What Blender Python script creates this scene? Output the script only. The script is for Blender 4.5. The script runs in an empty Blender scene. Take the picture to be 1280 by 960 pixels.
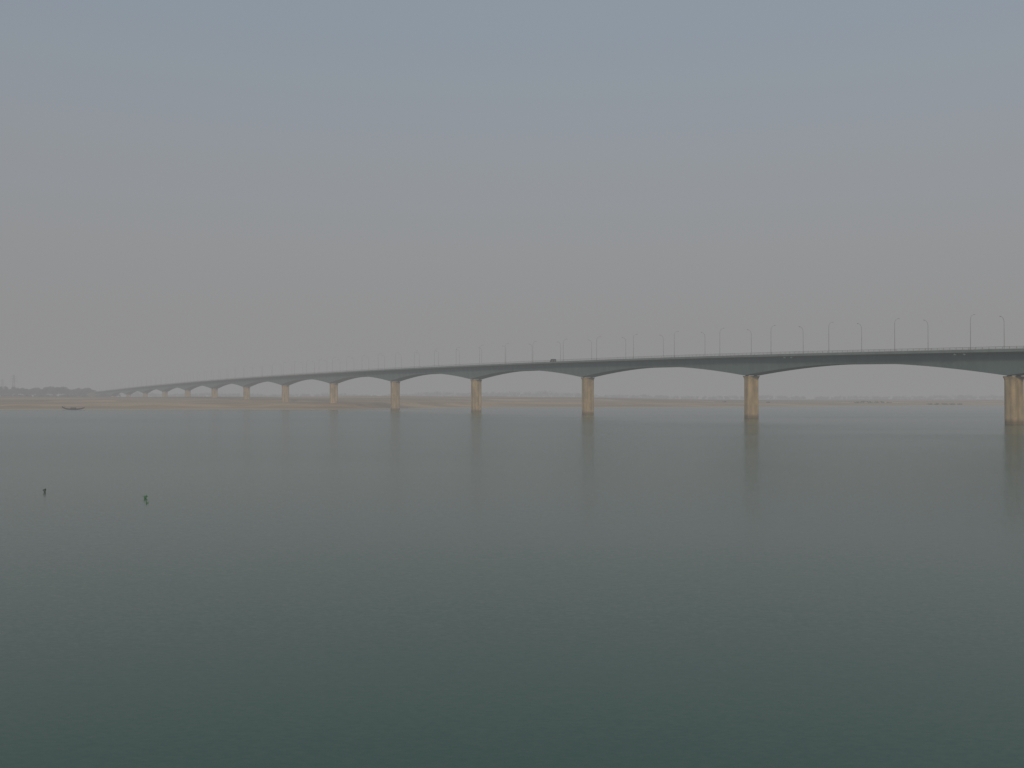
import bpy, math, random
import numpy as np
from mathutils import Vector, Matrix
random.seed(7); rng=np.random.default_rng(7)
scn=bpy.context.scene; COL=scn.collection
scn.view_settings.view_transform='Standard'; scn.view_settings.look='None'; scn.view_settings.exposure=0
CAMH=7.8
# ---------------- helpers
def mesh(name,v,f,mat=None,smooth=False,mats=None,mi=None):
    m=bpy.data.meshes.new(name); m.from_pydata([tuple(map(float,p)) for p in v],[],[tuple(map(int,q)) for q in f])
    if mat: m.materials.append(mat)
    if smooth: m.polygons.foreach_set('use_smooth',[True]*len(m.polygons))
    m.update(); return m
def obj(name,data,parent=None,loc=(0,0,0),rz=0,**kw):
    o=bpy.data.objects.new(name,data); COL.objects.link(o); o.location=loc; o.rotation_euler=(0,0,rz)
    if parent: o.parent=parent
    for k,val in kw.items(): o[k]=val
    return o
class B:
    def __init__(s): s.v=[]; s.f=[]
    def box(s,c,sz,M=None):
        x,y,z=[a/2 for a in sz]; b=len(s.v)
        for dx,dy,dz in [(-x,-y,-z),(x,-y,-z),(x,y,-z),(-x,y,-z),(-x,-y,z),(x,-y,z),(x,y,z),(-x,y,z)]:
            p=Vector((dx,dy,dz))
            if M: p=M@p
            s.v.append((p.x+c[0],p.y+c[1],p.z+c[2]))
        for q in [(0,3,2,1),(4,5,6,7),(0,1,5,4),(1,2,6,5),(2,3,7,6),(3,0,4,7)]: s.f.append([b+i for i in q])
    def tube(s,pts,rad,n=8,cap=True):
        pts=[Vector(p) for p in pts]; b=len(s.v)
        for i,p in enumerate(pts):
            t=(pts[min(i+1,len(pts)-1)]-pts[max(i-1,0)]).normalized()
            a=t.cross(Vector((0,1,0) if abs(t.y)<.9 else (1,0,0))).normalized(); c=t.cross(a)
            for k in range(n):
                an=2*math.pi*k/n; q=p+(a*math.cos(an)+c*math.sin(an))*rad[i]; s.v.append(tuple(q))
        for i in range(len(pts)-1):
            for k in range(n):
                k2=(k+1)%n; s.f.append([b+i*n+k,b+i*n+k2,b+(i+1)*n+k2,b+(i+1)*n+k])
        if cap: s.f.append([b+k for k in range(n)][::-1]); s.f.append([b+(len(pts)-1)*n+k for k in range(n)])
    def loft(s,rings,cap=True):
        b=len(s.v); n=len(rings[0])
        for r in rings: s.v+= [tuple(p) for p in r]
        for i in range(len(rings)-1):
            for k in range(n):
                k2=(k+1)%n; s.f.append([b+i*n+k,b+i*n+k2,b+(i+1)*n+k2,b+(i+1)*n+k])
        if cap: s.f.append([b+k for k in range(n)][::-1]); s.f.append([b+(len(rings)-1)*n+k for k in range(n)])

# ---------------- materials
def mat(name,col,rough=.8,col2=None,scale=1.0,stretch=(1,1,1),metal=0,detail=4):
    m=bpy.data.materials.new(name); m.use_nodes=True; nt=m.node_tree; N=nt.nodes; L=nt.links
    p=N['Principled BSDF']; p.inputs['Roughness'].default_value=rough; p.inputs['Metallic'].default_value=metal
    p.inputs['Base Color'].default_value=(*col,1)
    if col2 is None: col2=tuple(c*.8 for c in col)
    g=N.new('ShaderNodeNewGeometry'); mp=N.new('ShaderNodeMapping'); mp.inputs['Scale'].default_value=stretch
    tx=N.new('ShaderNodeTexNoise'); tx.inputs['Scale'].default_value=scale; tx.inputs['Detail'].default_value=detail
    mx=N.new('ShaderNodeMix'); mx.data_type='RGBA'; mx.inputs[6].default_value=(*col,1); mx.inputs[7].default_value=(*col2,1)
    cr=N.new('ShaderNodeMapRange'); cr.inputs[1].default_value=.38; cr.inputs[2].default_value=.62
    L.new(g.outputs['Position'],mp.inputs[0]); L.new(mp.outputs[0],tx.inputs['Vector']); L.new(tx.outputs['Fac'],cr.inputs[0])
    L.new(cr.outputs[0],mx.inputs[0]); L.new(mx.outputs[2],p.inputs['Base Color'])
    return m
def M3(nt,op,a,b=None):
    n=nt.nodes.new('ShaderNodeMath'); n.operation=op
    for i,q in enumerate((a,b)):
        if q is None: continue
        if isinstance(q,(int,float)): n.inputs[i].default_value=q
        else: nt.links.new(q,n.inputs[i])
    return n.outputs[0]
def VM(nt,op,a,b=None,sc=None):
    n=nt.nodes.new('ShaderNodeVectorMath'); n.operation=op
    for i,q in enumerate((a,b)):
        if q is None: continue
        if isinstance(q,tuple): n.inputs[i].default_value=q
        else: nt.links.new(q,n.inputs[i])
    if sc is not None:
        if isinstance(sc,(int,float)): n.inputs['Scale'].default_value=sc
        else: nt.links.new(sc,n.inputs['Scale'])
    return n.outputs[0]

m_deck=mat('shade_tinted_concrete',(.15,.225,.235),.85,(.12,.188,.198),.25,(1,1,.35))  # girder's shaded look put into a bluish base colour, offsetting the warm sun
m_kerb=mat('pale_concrete',(.20,.245,.24),.8,(.16,.20,.20),.3)
m_rail=mat('galvanised_rail',(.32,.34,.33),.5,(.26,.275,.27),1)
m_asph=mat('asphalt',(.05,.05,.05),.9,(.04,.04,.04),.4)
m_white=mat('white_paint',(.75,.75,.72),.6)
m_pole=mat('lamp_pole_steel',(.34,.35,.36),.5)
m_lamp=mat('lamp_housing',(.33,.34,.35),.45)
m_bark=mat('bark',(.10,.075,.05),.9)
m_leaf=mat('foliage',(.045,.075,.03),.8,(.09,.12,.045),.12)
m_leafd=mat('foliage_dark',(.04,.06,.035),.85,(.07,.09,.04),.08)
m_wood=mat('tarred_wood',(.022,.012,.010),.7,(.04,.025,.02),1.2)
m_steel=mat('pylon_steel',(.16,.17,.18),.5)
m_earth=mat('embankment_grass',(.12,.13,.07),.95,(.2,.17,.11),.03)
m_car=mat('car_paint',(.03,.035,.045),.3,(.035,.04,.05))
m_glass=mat('car_glass',(.015,.018,.02),.08)
m_tyre=mat('tyre_rubber',(.02,.02,.02),.85)
m_plant=mat('water_plant_leaf',(.08,.30,.09),.5,(.05,.21,.065),9)
m_plantd=mat('dark_water_plant_leaf',(.015,.035,.018),.6,(.03,.05,.02),9)

# pier concrete with waterline stain
m_pier=mat('pier_concrete',(.52,.405,.25),.85,(.38,.305,.20),.45,(1,1,.5),detail=8)
nt=m_pier.node_tree; N=nt.nodes; L=nt.links; p=N['Principled BSDF']
src=p.inputs['Base Color'].links[0].from_socket
g=N.new('ShaderNodeNewGeometry'); sp=N.new('ShaderNodeSeparateXYZ'); L.new(g.outputs['Position'],sp.inputs[0])
tn=N.new('ShaderNodeTexNoise'); tn.inputs['Scale'].default_value=.5; tn.inputs['Detail'].default_value=6
zz=M3(nt,'ADD',sp.outputs[2],M3(nt,'MULTIPLY',tn.outputs['Fac'],-1.6))
mr=N.new('ShaderNodeMapRange'); mr.inputs[1].default_value=0; mr.inputs[2].default_value=1.2; L.new(zz,mr.inputs[0])
mx=N.new('ShaderNodeMix'); mx.data_type='RGBA'; mx.inputs[6].default_value=(.22,.175,.11,1); L.new(mr.outputs[0],mx.inputs[0]); L.new(src,mx.inputs[7])
mp=N.new('ShaderNodeMapping'); mp.inputs['Scale'].default_value=(1.0,1.0,.06); L.new(g.outputs['Position'],mp.inputs[0])
t2=N.new('ShaderNodeTexNoise'); t2.inputs['Scale'].default_value=1; t2.inputs['Detail'].default_value=5; L.new(mp.outputs[0],t2.inputs['Vector'])
r2=N.new('ShaderNodeMapRange'); r2.inputs[1].default_value=.42; r2.inputs[2].default_value=.68; r2.inputs[3].default_value=1; r2.inputs[4].default_value=.65; L.new(t2.outputs['Fac'],r2.inputs[0])
L.new(VM(nt,'SCALE',mx.outputs[2],sc=r2.outputs[0]),p.inputs['Base Color'])

# water
m_water=bpy.data.materials.new('river_water'); m_water.use_nodes=True; nt=m_water.node_tree; N=nt.nodes; L=nt.links
p=N['Principled BSDF']; p.inputs['Base Color'].default_value=(.037,.108,.067,1); p.inputs['Roughness'].default_value=.16; p.inputs['IOR'].default_value=1.31
g=N.new('ShaderNodeNewGeometry')
def nz(scale,stretch,detail=3):
    mp=N.new('ShaderNodeMapping'); mp.inputs['Scale'].default_value=stretch; mp.inputs['Rotation'].default_value=(0,0,.25)
    L.new(g.outputs['Position'],mp.inputs[0]); t=N.new('ShaderNodeTexNoise'); t.inputs['Scale'].default_value=scale; t.inputs['Detail'].default_value=detail
    L.new(mp.outputs[0],t.inputs['Vector']); return t
a=nz(10,(.5,1,1),2); b=nz(2.6,(.45,1,1),2); c=nz(.012,(.3,1.6,1),4)
mr=N.new('ShaderNodeMapRange'); mr.inputs[1].default_value=.4; mr.inputs[2].default_value=.62; mr.inputs[3].default_value=.5; mr.inputs[4].default_value=1.4; L.new(c.outputs['Fac'],mr.inputs[0])
sp=N.new('ShaderNodeSeparateXYZ'); L.new(g.outputs['Position'],sp.inputs[0])
md=N.new('ShaderNodeMapRange'); md.inputs[1].default_value=60; md.inputs[2].default_value=425; md.inputs[3].default_value=1; md.inputs[4].default_value=5.5; L.new(sp.outputs[1],md.inputs[0])
amp=M3(nt,'MULTIPLY',mr.outputs[0],md.outputs[0])
va=VM(nt,'SUBTRACT',a.outputs['Color'],(.5,.5,.5)); vb=VM(nt,'SUBTRACT',b.outputs['Color'],(.5,.5,.5))
vs=VM(nt,'ADD',VM(nt,'SCALE',va,sc=.16),VM(nt,'SCALE',vb,sc=.035))
vs=VM(nt,'SCALE',vs,sc=amp); vs=VM(nt,'MULTIPLY',vs,(1,1,0)); vs=VM(nt,'ADD',vs,(0,0,1)); vs=VM(nt,'NORMALIZE',vs)
L.new(vs,p.inputs['Normal'])

# sand terrain
m_sand=bpy.data.materials.new('river_sand'); m_sand.use_nodes=True; nt=m_sand.node_tree; N=nt.nodes; L=nt.links
p=N['Principled BSDF']; p.inputs['Roughness'].default_value=.95
g=N.new('ShaderNodeNewGeometry')
def nz2(scale,stretch,detail=5):
    mp=N.new('ShaderNodeMapping'); mp.inputs['Scale'].default_value=stretch
    L.new(g.outputs['Position'],mp.inputs[0]); t=N.new('ShaderNodeTexNoise'); t.inputs['Scale'].default_value=scale; t.inputs['Detail'].default_value=detail
    L.new(mp.outputs[0],t.inputs['Vector']); return t.outputs['Fac']
def rng_(x,a,b,c=0,d=1):
    r=N.new('ShaderNodeMapRange'); r.inputs[1].default_value=a; r.inputs[2].default_value=b; r.inputs[3].default_value=c; r.inputs[4].default_value=d; L.new(x,r.inputs[0]); return r.outputs[0]
def mixc(f,a,b):
    m=N.new('ShaderNodeMix'); m.data_type='RGBA'; L.new(f,m.inputs[0])
    for i,q in ((6,a),(7,b)):
        if isinstance(q,tuple): m.inputs[i].default_value=(*q,1)
        else: L.new(q,m.inputs[i])
    return m.outputs[2]
sp=N.new('ShaderNodeSeparateXYZ'); L.new(g.outputs['Position'],sp.inputs[0])
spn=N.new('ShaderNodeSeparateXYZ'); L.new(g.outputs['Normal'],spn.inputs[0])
base=mixc(rng_(nz2(1,(.004,.02,.1)),.42,.58),(.56,.405,.235),(.30,.21,.115))
base=mixc(rng_(nz2(1,(.02,.05,.1)),.45,.62),base,(.38,.265,.145))
grassf=M3(nt,'MULTIPLY',rng_(nz2(1,(.003,.012,.1)),.44,.56),rng_(sp.outputs[1],1050,1350))
base=mixc(grassf,base,(.18,.15,.085))
base=mixc(rng_(sp.outputs[2],.1,.7,1,0),base,(.58,.45,.28))
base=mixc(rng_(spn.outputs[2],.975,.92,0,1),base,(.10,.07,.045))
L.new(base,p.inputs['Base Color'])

# ---------------- sky + haze + sun
EL=math.radians(14); AZ=math.radians(178)
w=bpy.data.worlds.new('World'); scn.world=w; w.use_nodes=True; nt=w.node_tree; N=nt.nodes; L=nt.links
bg=N['Background']; sky=N.new('ShaderNodeTexSky'); sky.sky_type='NISHITA'; sky.sun_disc=False
sky.sun_elevation=EL; sky.sun_rotation=AZ; sky.dust_density=4; sky.air_density=1.2; sky.ozone_density=1.2
tc=N.new('ShaderNodeTexCoord'); sx=N.new('ShaderNodeSeparateXYZ'); L.new(tc.outputs['Generated'],sx.inputs[0])
cr=N.new('ShaderNodeValToRGB'); e=cr.color_ramp.elements
K=10.0  # haze veil radiance expressed on the sky texture's own scale (world strength is 0.1)
def c(r,g,b): return (r,g,b,1)
e[0].position=0; e[0].color=c(.295,.292,.305); e[1].position=1; e[1].color=c(.26,.31,.39)
q=e.new(.10); q.color=c(.310,.314,.340); q=e.new(.2); q.color=c(.31,.337,.385); q=e.new(.36); q.color=c(.27,.345,.425)
L.new(sx.outputs[2],cr.inputs[0])
az=N.new('ShaderNodeMapRange'); az.inputs[1].default_value=-.5; az.inputs[2].default_value=.5; az.inputs[3].default_value=K*.94; az.inputs[4].default_value=K*1.05; L.new(sx.outputs[0],az.inputs[0])
veil=VM(nt,'SCALE',cr.outputs[0],sc=az.outputs[0])
mix=N.new('ShaderNodeMix'); mix.data_type='RGBA'; mix.inputs[0].default_value=.82
L.new(sky.outputs[0],mix.inputs[6]); L.new(veil,mix.inputs[7]); L.new(mix.outputs[2],bg.inputs[0]); bg.inputs[1].default_value=.1
sd=Vector((math.sin(AZ)*math.cos(EL),math.cos(AZ)*math.cos(EL),math.sin(EL)))
sl=bpy.data.lights.new('sun','SUN'); sl.energy=2.4; sl.angle=math.radians(5); sl.color=(1,.83,.60)
so=obj('sun',sl,loc=(0,0,300)); so.rotation_euler=sd.to_track_quat('Z','Y').to_euler()

SIG=.00068; HAZE=(.281,.281,.285)
mh=bpy.data.materials.new('haze'); mh.use_nodes=True; nt=mh.node_tree; N=nt.nodes; L=nt.links
N.remove(N['Principled BSDF']); out=N['Material Output']
va=N.new('ShaderNodeVolumeAbsorption'); va.inputs['Color'].default_value=(0,0,0,1); va.inputs['Density'].default_value=SIG
em=N.new('ShaderNodeEmission'); em.inputs['Color'].default_value=(*HAZE,1); em.inputs['Strength'].default_value=SIG  # haze brightness is added as emission, standing in for scattered light
ad=N.new('ShaderNodeAddShader'); L.new(va.outputs[0],ad.inputs[0]); L.new(em.outputs[0],ad.inputs[1]); L.new(ad.outputs[0],out.inputs['Volume'])
bb=B(); bb.box((0,3000,120),(16000,16000,300))
obj('sky',mesh('sky',bb.v,bb.f,mh),kind='structure',label='dull grey hazy sky above the river, a glowing haze volume')

# ---------------- water + terrain
S=9500
obj('water',mesh('water',[(-S,-4500,0),(S,-4500,0),(S,9500,0),(-S,9500,0)],[(0,1,2,3)],m_water),kind='structure',label='calm grey green river water')
def sstep(a,b,x):
    t=np.clip((x-a)/(b-a),0,1); return t*t*(3-2*t)
def shore(x):
    return 716+160*sstep(-135,-20,x)+220*sstep(60,500,x)+7*np.sin(x*.021)+4*np.sin(x*.057+1)+2*np.sin(x*.13+2)
def height(x,y):
    d=y-shore(x); rt=sstep(-60,450,x)
    h=np.where(d<0,np.maximum(-2.5,d*.03),np.minimum(d*.03,.6))
    h=h+(3.0-1.7*rt)*sstep(15,75,d)
    e1=52+14*np.sin(x*.013+1)+6*np.sin(x*.05)+3*np.sin(x*.17)
    h=h+1.1*sstep(0,5,d-e1)*(.6+.4*np.sin(x*.008+2))
    e2=205+30*np.sin(x*.009+.4)+10*np.sin(x*.04+2)
    h=h+(1.3-.6*rt)*sstep(0,6,d-e2)
    h=h+(4.3-2.6*rt)*sstep(100,480,d)
    h=h+.25*np.sin(x*.03+y*.021)*sstep(80,300,d)+.15*np.sin(x*.011-y*.05)*sstep(80,300,d)
    return h
xs=np.concatenate([np.linspace(-9000,-1500,30)[:-1],np.arange(-1500,-700,12.),np.arange(-700,900,5.),np.arange(900,1800,12.),np.linspace(1800,9000,30)])
ys=np.concatenate([np.arange(680,1480,3.),1480*np.exp(np.linspace(0,math.log(9000/1480),60))])
XX,YY=np.meshgrid(xs,ys); ZZ=height(XX,YY)
v=np.stack([XX.ravel(),YY.ravel(),ZZ.ravel()],1); nx=len(xs); ny=len(ys)
i=np.arange(nx-1)[None,:]+np.arange(ny-1)[:,None]*nx; i=i.ravel()
f=np.stack([i,i+1,i+nx+1,i+nx],1)
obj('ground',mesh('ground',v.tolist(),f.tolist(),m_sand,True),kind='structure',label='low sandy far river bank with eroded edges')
def gz(x,y): return float(height(np.array(float(x)),np.array(float(y))))

# ---------------- bridge
O=Vector((151,308)); U=Vector((-.5222,.8528)); V=Vector((-.8528,-.5222)); SP=109.5
def P(n,off,z): q=O+U*(SP*n)+V*off; return (q.x,q.y,z)
kh=[3.6,6.8,9.9,12.85,15.35,17.5,18.8,19.55,19.95,20.0,19.85,19.45,18.8,17.95,16.9,15.65,14.2,12.6,11.0,9.4,8.0,6.7,5.5]
def road(n):
    t=n+4; k=max(1,min(len(kh)-3,int(math.floor(t)))); u=t-k
    a,b,c,d=kh[k-1:k+3]
    h=.5*((2*b)+(c-a)*u+(2*a-5*b+4*c-d)*u*u+(3*b-a-3*c+d)*u**3)
    return h+CAMH-1.2
def dep(n):
    u=n-math.floor(n); return 3.4+3.9*max(0,(abs(2*u-1)-.15)/.85)**1.6
N0,N1=-2,14
bridge=obj('bridge',None,loc=P(0,0,0),label='long grey concrete box girder road bridge on tan piers',category='bridge')
BL=Vector(bridge.location)
def loc(pts): return [(a-BL.x,b-BL.y,c-BL.z) for a,b,c in pts]
def part(name,b,mt,smooth=False,parent=None,**kw): return obj(name,mesh(name,loc(b.v),b.f,mt,smooth),parent or bridge,**kw)
bb=B(); rings=[]
ns=np.linspace(N0,N1,(N1-N0)*24+1)
for n in ns:
    z=road(n); d=dep(n)
    prof=[(9,0),(9,-.35),(8.6,-.4),(4.9,-.95),(4.1,-d),(-4.1,-d),(-4.9,-.95),(-8.6,-.4),(-9,-.35),(-9,0)]
    rings.append([P(n,o,z+q) for o,q in prof])
bb.loft(rings); part('girder',bb,m_deck)
for sgn in (1,-1):
    bb=B(); rings=[]
    for n in ns:
        z=road(n)
        prof=[(9.12,-.40),(9.12,.40),(8.75,.40),(8.68,.004),(9.004,.004),(9.004,-.40)]
        rings.append([P(n,sgn*o,z+q) for o,q in prof])
    bb.loft(rings); part('parapet',bb,m_kerb)
    bb=B()
    for hz,r in ((.75,.05),(1.15,.065)):
        bb.tube([P(n,sgn*8.93,road(n)+hz) for n in ns[::2]],[r]*len(ns[::2]),4)
    k=N0
    step=2.19/SP
    while k<N1:
        bb.box(P(k,sgn*8.93,road(k)+.78),(.14,.14,.80)); k+=step
    part('railing',bb,m_rail)
bb=B()
for n in ns:
    z=road(n)+.005
    bb.v+= [P(n,8.6,z),P(n,-8.6,z)]
for i in range(len(ns)-1): bb.f.append([2*i,2*i+1,2*i+3,2*i+2])
part('road_surface',bb,m_asph)
bb=B()
for n in ns: bb.v+= [P(n,.08,road(n)+.010),P(n,-.08,road(n)+.010)]
for i in range(len(ns)-1): bb.f.append([2*i,2*i+1,2*i+3,2*i+2])
part('lane_marking',bb,m_white)
for n in (.10,.13,.74,.77):
    bb=B(); bb.box(P(n,8.2,road(n)-.78),(.7,.7,.66)); part('drain_box',bb,m_deck)
def ring(n,t,l,z,ch):
    pr=[(t,-l+ch),(t,l-ch),(t-ch,l),(-t+ch,l),(-t,l-ch),(-t,-l+ch),(-t+ch,-l),(t-ch,-l)]
    return [P(n+b/SP,a,z) for a,b in pr]
for n in range(-2,15):
    zt=road(n)-7.3; pz=P(n,0,0); zb=gz(pz[0],pz[1]) if pz[1]>680 else -3
    zb=min(zb,0)-1 if zb<0 else zb-.5
    bb=B(); top=zt-.2
    bb.loft([ring(n,2.85,1.75,z,.75) for z in np.linspace(zb,top-1.3,6)]+[ring(n,2.88,1.77,top-1.0,.7),ring(n,3.02,1.8,top-.5,.55),ring(n,3.1,1.85,top-.15,.4),ring(n,3.1,1.85,top,.4)])
    pr=part('pier',bb,m_pier)
    for o in (-2.3,2.3):
        bb=B(); bb.box(P(n,o,zt-.1),(1.1,1.1,.194)); part('bearing',bb,m_deck)
# embankment beyond far end
bb=B(); rings=[]
for n in np.linspace(14.02,18,12):
    z=road(n)-.1; g0=2.5
    w2=9.5+(z-g0)*1.8
    rings.append([P(n,w2,g0),P(n,9.5,z),P(n,-9.5,z),P(n,-w2,g0)])
bb.loft(rings); obj('road_embankment',mesh('road_embankment',bb.v,bb.f,m_earth),kind='structure',label='grassy earth embankment carrying the bridge approach road')

# street lamps
bl=B(); bl.tube([(0,0,0),(0,0,5),(0,0,9.6),(0,.25,10.4),(0,.8,10.95),(0,1.7,11.2)],[.11,.088,.068,.058,.05,.045],8)
bl.box((0,0,.15),(.45,.45,.3))
mp_=mesh('pole',bl.v,bl.f,m_pole)
bl=B(); bl.loft([[(x*w_,y,z+dz*h_) for x,dz in ((-.5,0),(-.35,.5),(.35,.5),(.5,0),(.3,-.35),(-.3,-.35))] for y,w_,h_,z in ((1.6,.15,.12,11.2),(1.7,.28,.18,11.22),(2.1,.3,.2,11.26),(2.35,.18,.12,11.28))])
mh_=mesh('lamp_head',bl.v,bl.f,m_lamp)
for k in range(-2,56):
    n=.078+.25*k
    if n>13.9 or n<-.7: continue
    for sgn in (1,-1):
        q=P(n,sgn*8.5,road(n)+.006)
        d=V*(-sgn); rz=math.atan2(d.y,d.x)-math.pi/2
        t=obj('street_lamp',None,loc=q,rz=rz,label='tall grey street lamp with curved arm on the bridge deck',category='street lamp',group='street lamps along the bridge')
        obj('pole',mp_,t); obj('lamp_head',mh_,t)

# ---------------- van on bridge
n=2.236; q=P(n,3.0,road(n)+.01)
van=obj('van',None,loc=q,rz=math.atan2(U.y,U.x),label='small dark van driving along the bridge road',category='van')
van.scale=(.85,.9,.92)
prof=[(-2.2,.35),(-2.25,1.0),(-2.15,1.95),(-1.9,2.12),(.7,2.12),(1.0,2.02),(1.65,1.25),(2.2,1.05),(2.3,.6),(2.25,.35)]
bb=B(); bb.loft([[(x*s1,y,.35+(z-.35)*s2) for x,z in prof] for y,s1,s2 in ((-.86,.97,.96),(-.8,1,1),(.8,1,1),(.86,.97,.96))])
obj('body',mesh('body',bb.v,bb.f,m_car),van)
for y in (-.872,.872):
    for x0,x1,x2,x3 in ((-2.0,-1.95,-1.0,-1.0),(-.85,-.85,.1,.1),(.25,.25,.85,1.2)):
        obj('window',mesh('window',[(x0,y,1.3),(x1,y,1.88),(x2,y,1.88),(x3,y,1.3)],[(0,1,2,3)],m_glass),van)
obj('windscreen',mesh('windscreen',[(1.08,-.7,1.98),(1.08,.7,1.98),(1.66,.72,1.3),(1.66,-.72,1.3)],[(0,1,2,3)],m_glass),van)
bb=B(); bb.tube([(0,-.12,0),(0,-.1,0),(0,.1,0),(0,.12,0)],[.28,.34,.34,.28],16); mw=mesh('wheel',bb.v,bb.f,m_tyre)
for x in (-1.4,1.45):
    for y in (-.78,.78): obj('wheel',mw,van,loc=(x,y,.34))

# ---------------- boats
def make_boat(x,y,length,rz,label,canopy=True):
    t=obj('boat',None,loc=(x,y,-.12),rz=rz,label=label,category='boat')
    bb=B(); rings=[]
    for s in np.linspace(-1,1,21):
        wd=1.3*(1-abs(s)**2.4)+.06; kz=.1+1.15*abs(s)**3+(.35 if s<0 else 0)*abs(s)**4; tz=1.05+1.0*abs(s)**3+(.7 if s<0 else 0)*abs(s)**5
        xx=s*length/2
        rings.append([(xx,-wd,tz),(xx,-wd*.8,kz+.2),(xx,0,kz),(xx,wd*.8,kz+.2),(xx,wd,tz),(xx,wd-.06,tz),(xx,wd*.72,kz+.3),(xx,0,kz+.12),(xx,-wd*.72,kz+.3),(xx,-wd+.06,tz)])
    bb.loft(rings); obj('hull',mesh('hull',bb.v,bb.f,m_wood),t)
    for s in (-.6,-.3,.3,.55):
        bb=B(); bb.box((s*length/2,0,.92),(.28,1.6,.06)); obj('thwart',mesh('thwart',bb.v,bb.f,m_wood),t)
    if canopy:
        bb=B(); r=[]
        for xx in np.linspace(-1.6,1.6,5):
            outer=[(xx,1.15*math.cos(a),.9+.85*math.sin(a)) for a in np.linspace(0,math.pi,11)]
            inner=[(xx,1.08*math.cos(a),.9+.78*math.sin(a)) for a in np.linspace(math.pi,0,11)]
            r.append(outer+inner)
        bb.loft(r); obj('canopy',mesh('canopy',bb.v,bb.f,m_wood),t)
    bb=B(); bb.tube([(-length*.38,.3,.8),(-length*.40,.4,2.9)],[.07,.05],6); obj('pole',mesh('pole',bb.v,bb.f,m_wood),t)
make_boat(-299,698,15,.06,'long dark wooden boat with raised stern near the sandbank')

# ---------------- floating plants
def plant(x,y,s,mt,label,nleaf=14,seed=1,tmax=.65,lf=1.0):
    r=random.Random(seed); t=obj('floating_plant',None,loc=(x,y,0),label=label,category='water plant',group='water plants drifting on the river')
    bl=B(); bs=B()
    for i in range(nleaf):
        an=r.uniform(0,6.28); tilt=r.uniform(.1,tmax); ln=s*r.uniform(.5,1.0)
        d=Vector((math.cos(an)*math.sin(tilt),math.sin(an)*math.sin(tilt),math.cos(tilt)))
        b0=Vector((math.cos(an)*.04,math.sin(an)*.04,-.02)); tip=b0+d*ln
        bs.tube([b0,b0+d*ln*.3,b0+d*ln*.5,tip],[.01,.018,.012,.008],6)
        side=d.cross(Vector((0,0,1))).normalized(); up=(d+Vector((0,0,.4))).normalized(); R=s*r.uniform(.14,.22)*lf; k=len(bl.v)
        nrm=side.cross(up)
        bl.v.append(tuple(tip+up*R+nrm*R*.15))
        for j in range(10):
            a=2*math.pi*j/10; bl.v.append(tuple(tip+up*R+(side*math.cos(a)*.85+up*math.sin(a))*R))
        for j in range(10): bl.f.append([k,k+1+j,k+1+(j+1)%10])
    obj('leaf_blades',mesh('leaf_blades',bl.v,bl.f,mt),t); obj('stalks',mesh('stalks',bs.v,bs.f,mt),t)
plant(-38.8,85.2,.25,m_plantd,'dark upright clump of weed floating on the river',10,3)
plant(-28.6,80,.20,m_plant,'bright green water hyacinth floating on the river',12,5,1.0,1.4)
plant(-27.2,76.4,.12,m_plant,'small green leaf cluster floating on the river',8,6,1.1,1.5)

# ---------------- trees
def crown_faces(bl,c,R,nf,size,r):
    lumps=[(Vector((r.uniform(-.55,.55)*R[0],r.uniform(-.55,.55)*R[1],r.uniform(-.5,.6)*R[2])),r.uniform(.32,.6)) for _ in range(7)]
    for i in range(nf):
        lc,lr=r.choice(lumps); d=Vector((r.gauss(0,1),r.gauss(0,1),r.gauss(0,1))).normalized()*(r.random()**.4)
        pnt=Vector(c)+lc+Vector((d.x*R[0]*lr,d.y*R[1]*lr,d.z*R[2]*lr))
        a=Vector((r.gauss(0,1),r.gauss(0,1),r.gauss(0,1))).normalized(); b=a.orthogonal().normalized()
        s=size*r.uniform(.6,1.3); k=len(bl.v)
        for q in (a*s,b*s*.7,-a*s,-b*s*.7): bl.v.append(tuple(pnt+q))
        bl.f.append([k,k+1,k+2,k+3])
variants=[]
for vi in range(5):
    r=random.Random(20+vi); H=r.uniform(11,15)
    bb=B(); lean=r.uniform(-.6,.6)
    bb.tube([(0,0,-.5),(lean*.3,0,H*.25),(lean,.2,H*.5),(lean,.2,H*.75)],[.45,.35,.25,.1],8)
    for j in range(5):
        an=j*1.26+r.random(); z=H*r.uniform(.3,.5); ln=H*.28
        bb.tube([(lean*.6,0,z),(math.cos(an)*ln*.5,math.sin(an)*ln*.5,z+ln*.5),(math.cos(an)*ln,math.sin(an)*ln,z+ln*.8)],[.18,.12,.04],6)
    bc=B(); crown_faces(bc,(lean,0,H*.62),(H*.46,H*.46,H*.42),1100,.5,r)
    variants.append((mesh('trunk',bb.v,bb.f,m_bark),mesh('crown',bc.v,bc.f,m_leaf),H))
r=random.Random(99)
def tree(x,y,sc,vi):
    tm,cm,H=variants[vi]; t=obj('tree',None,loc=(x,y,gz(x,y)),rz=r.uniform(0,6.28),label='broad leafy tree in the hazy far bank wood',category='tree',group='trees on the far bank')
    t.scale=(sc,sc,sc*r.uniform(.9,1.1)); obj('trunk',tm,t); obj('crown',cm,t)
D=1680
px=-8
while px<150:
    dd=D+r.uniform(-60,60); x=(px-640)/1280*dd
    env=1.0 if px<95 else max(.4,1.0-.012*(px-95))
    env*= .95+.08*math.sin(px*.13)
    tree(x,dd,env*r.uniform(.85,1.15),r.randrange(5)); px+=r.uniform(1.0,2.2)
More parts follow.
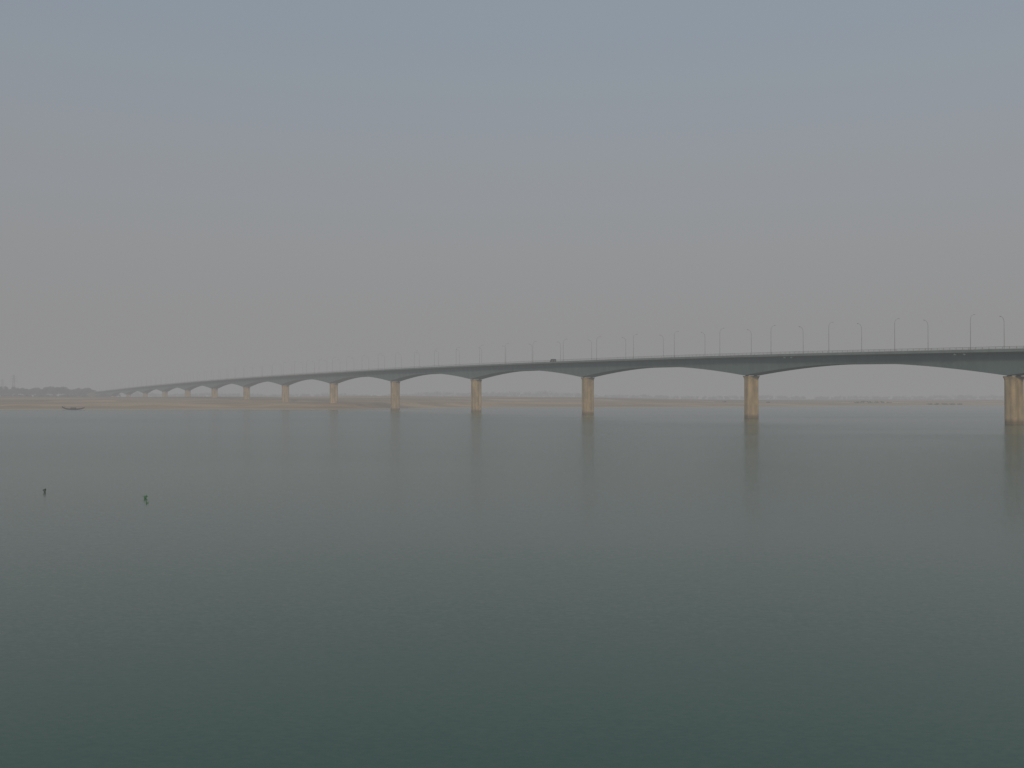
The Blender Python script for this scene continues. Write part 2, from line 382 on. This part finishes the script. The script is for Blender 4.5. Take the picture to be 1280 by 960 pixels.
def wood(name,label,x0,x1,depth,hfun,step,mt,seed):
    rr=random.Random(seed); bl=B(); x=x0
    while x<x1:
        y=depth+rr.uniform(-80,80); h=hfun(x)*rr.uniform(.7,1.1); z=gz(x,y)
        W=rr.uniform(.7,1.2)*max(h,5)
        crown_faces(bl,(x,y,z+h*.45),(W,W,h*.6),80,1.5,rr); x+=step*rr.uniform(.4,1.5)
    obj(name,mesh(name,bl.v,bl.f,mt),kind='stuff',label=label,category='woodland')
wood('distant_wood','faint hazy tree line along the far river bank',-1200,1750,2900,lambda x:(12+8*max(0,math.sin(x*.005+1.5))+2*math.sin(x*.021))*(1-.35*min(1,max(0,(x-500)/600))),6,m_leafd,5)
wood('bank_scrub','low dark scrub below the trees on the bank',-1200,-640,1570,lambda x:3.2,4,m_leafd,6)
def shrub(x,y,w_,h_,seed):
    rr=random.Random(seed); bl=B(); crown_faces(bl,(0,0,h_*.45),(w_,w_*.6,h_*.6),260,.35,rr)
    bs=B()
    for j in range(5):
        a=j*1.3; bs.tube([(0,0,-.2),(math.cos(a)*w_*.4,math.sin(a)*w_*.3,h_*.6)],[.08,.03],5)
    t=obj('shrub',None,loc=(x,y,gz(x,y)),label='low dark shrub on the sandy far bank',category='shrub',group='shrubs on the sandbank')
    obj('stems',mesh('stems',bs.v,bs.f,m_bark),t); obj('foliage',mesh('foliage',bl.v,bl.f,m_leafd),t)
for i,(pxx,dd,w_,h_) in enumerate([(1070,1220,4,1.8),(1077,1225,6,3.0),(1086,1220,5,2.4),(1096,1230,6,2.2),(1104,1225,5,2.0),(1112,1230,5,1.5),(1162,1125,4,1.6),(1171,1120,5,2.0),(1180,1125,5,1.7),(1190,1120,5,1.9),(1199,1125,4,1.5),(960,1160,3,1.1),(905,1170,3,1.2)]):
    shrub((pxx-640)/1280*dd,dd,w_,h_,i+40)

# ---------------- pylons
def pylon(x,y,H,rz):
    bb=B(); hw=lambda z:(H*.085)*(1-z/H)+.5 if z<H*.7 else H*.0255+.5-.5*(z-H*.7)/(H*.3)
    lv=np.linspace(0,H,12)
    for i in range(11):
        z0,z1=lv[i],lv[i+1]; a,b=hw(z0),hw(z1)
        c0=[(-a,-a,z0),(a,-a,z0),(a,a,z0),(-a,a,z0)]; c1=[(-b,-b,z1),(b,-b,z1),(b,b,z1),(-b,b,z1)]
        for k in range(4):
            k2=(k+1)%4
            bb.tube([c0[k],c1[k]],[.18,.18],4); bb.tube([c0[k],c1[k2]],[.09,.09],4); bb.tube([c0[k2],c1[k]],[.09,.09],4); bb.tube([c1[k],c1[k2]],[.09,.09],4)
    t=obj('electricity_pylon',None,loc=(x,y,gz(x,y)),rz=rz,label='tall steel lattice pylon rising above hazy trees',category='pylon',group='power line pylons')
    obj('lattice_mast',mesh('lattice_mast',bb.v,bb.f,m_steel),t)
    for zf,w_ in ((.7,.17),(.81,.14),(.92,.11)):
        bb=B(); z=H*zf; W=H*w_
        for s in (-1,1):
            bb.tube([(0,.4,z),(s*W,0,z+.3)],[.14,.08],4); bb.tube([(0,-.4,z),(s*W,0,z+.3)],[.14,.08],4); bb.tube([(0,0,z+2.4),(s*W,0,z+.3)],[.12,.08],4)
            bb.tube([(s*W,0,z+.3),(s*W,0,z-2)],[.12,.12],5)
        obj('cross_arm',mesh('cross_arm',bb.v,bb.f,m_steel),t)
pylon((17-640)/1280*1750,1750,38,.5)
pylon((3-640)/1280*2100,2100,38,.5)

# ---------------- camera
cd=bpy.data.cameras.new('camera'); cd.lens=36; cd.sensor_width=36; cd.clip_end=30000; cd.clip_start=.1
co=obj('camera',cd,loc=(0,0,CAMH)); co.rotation_euler=(math.radians(90.806),0,0); scn.camera=co
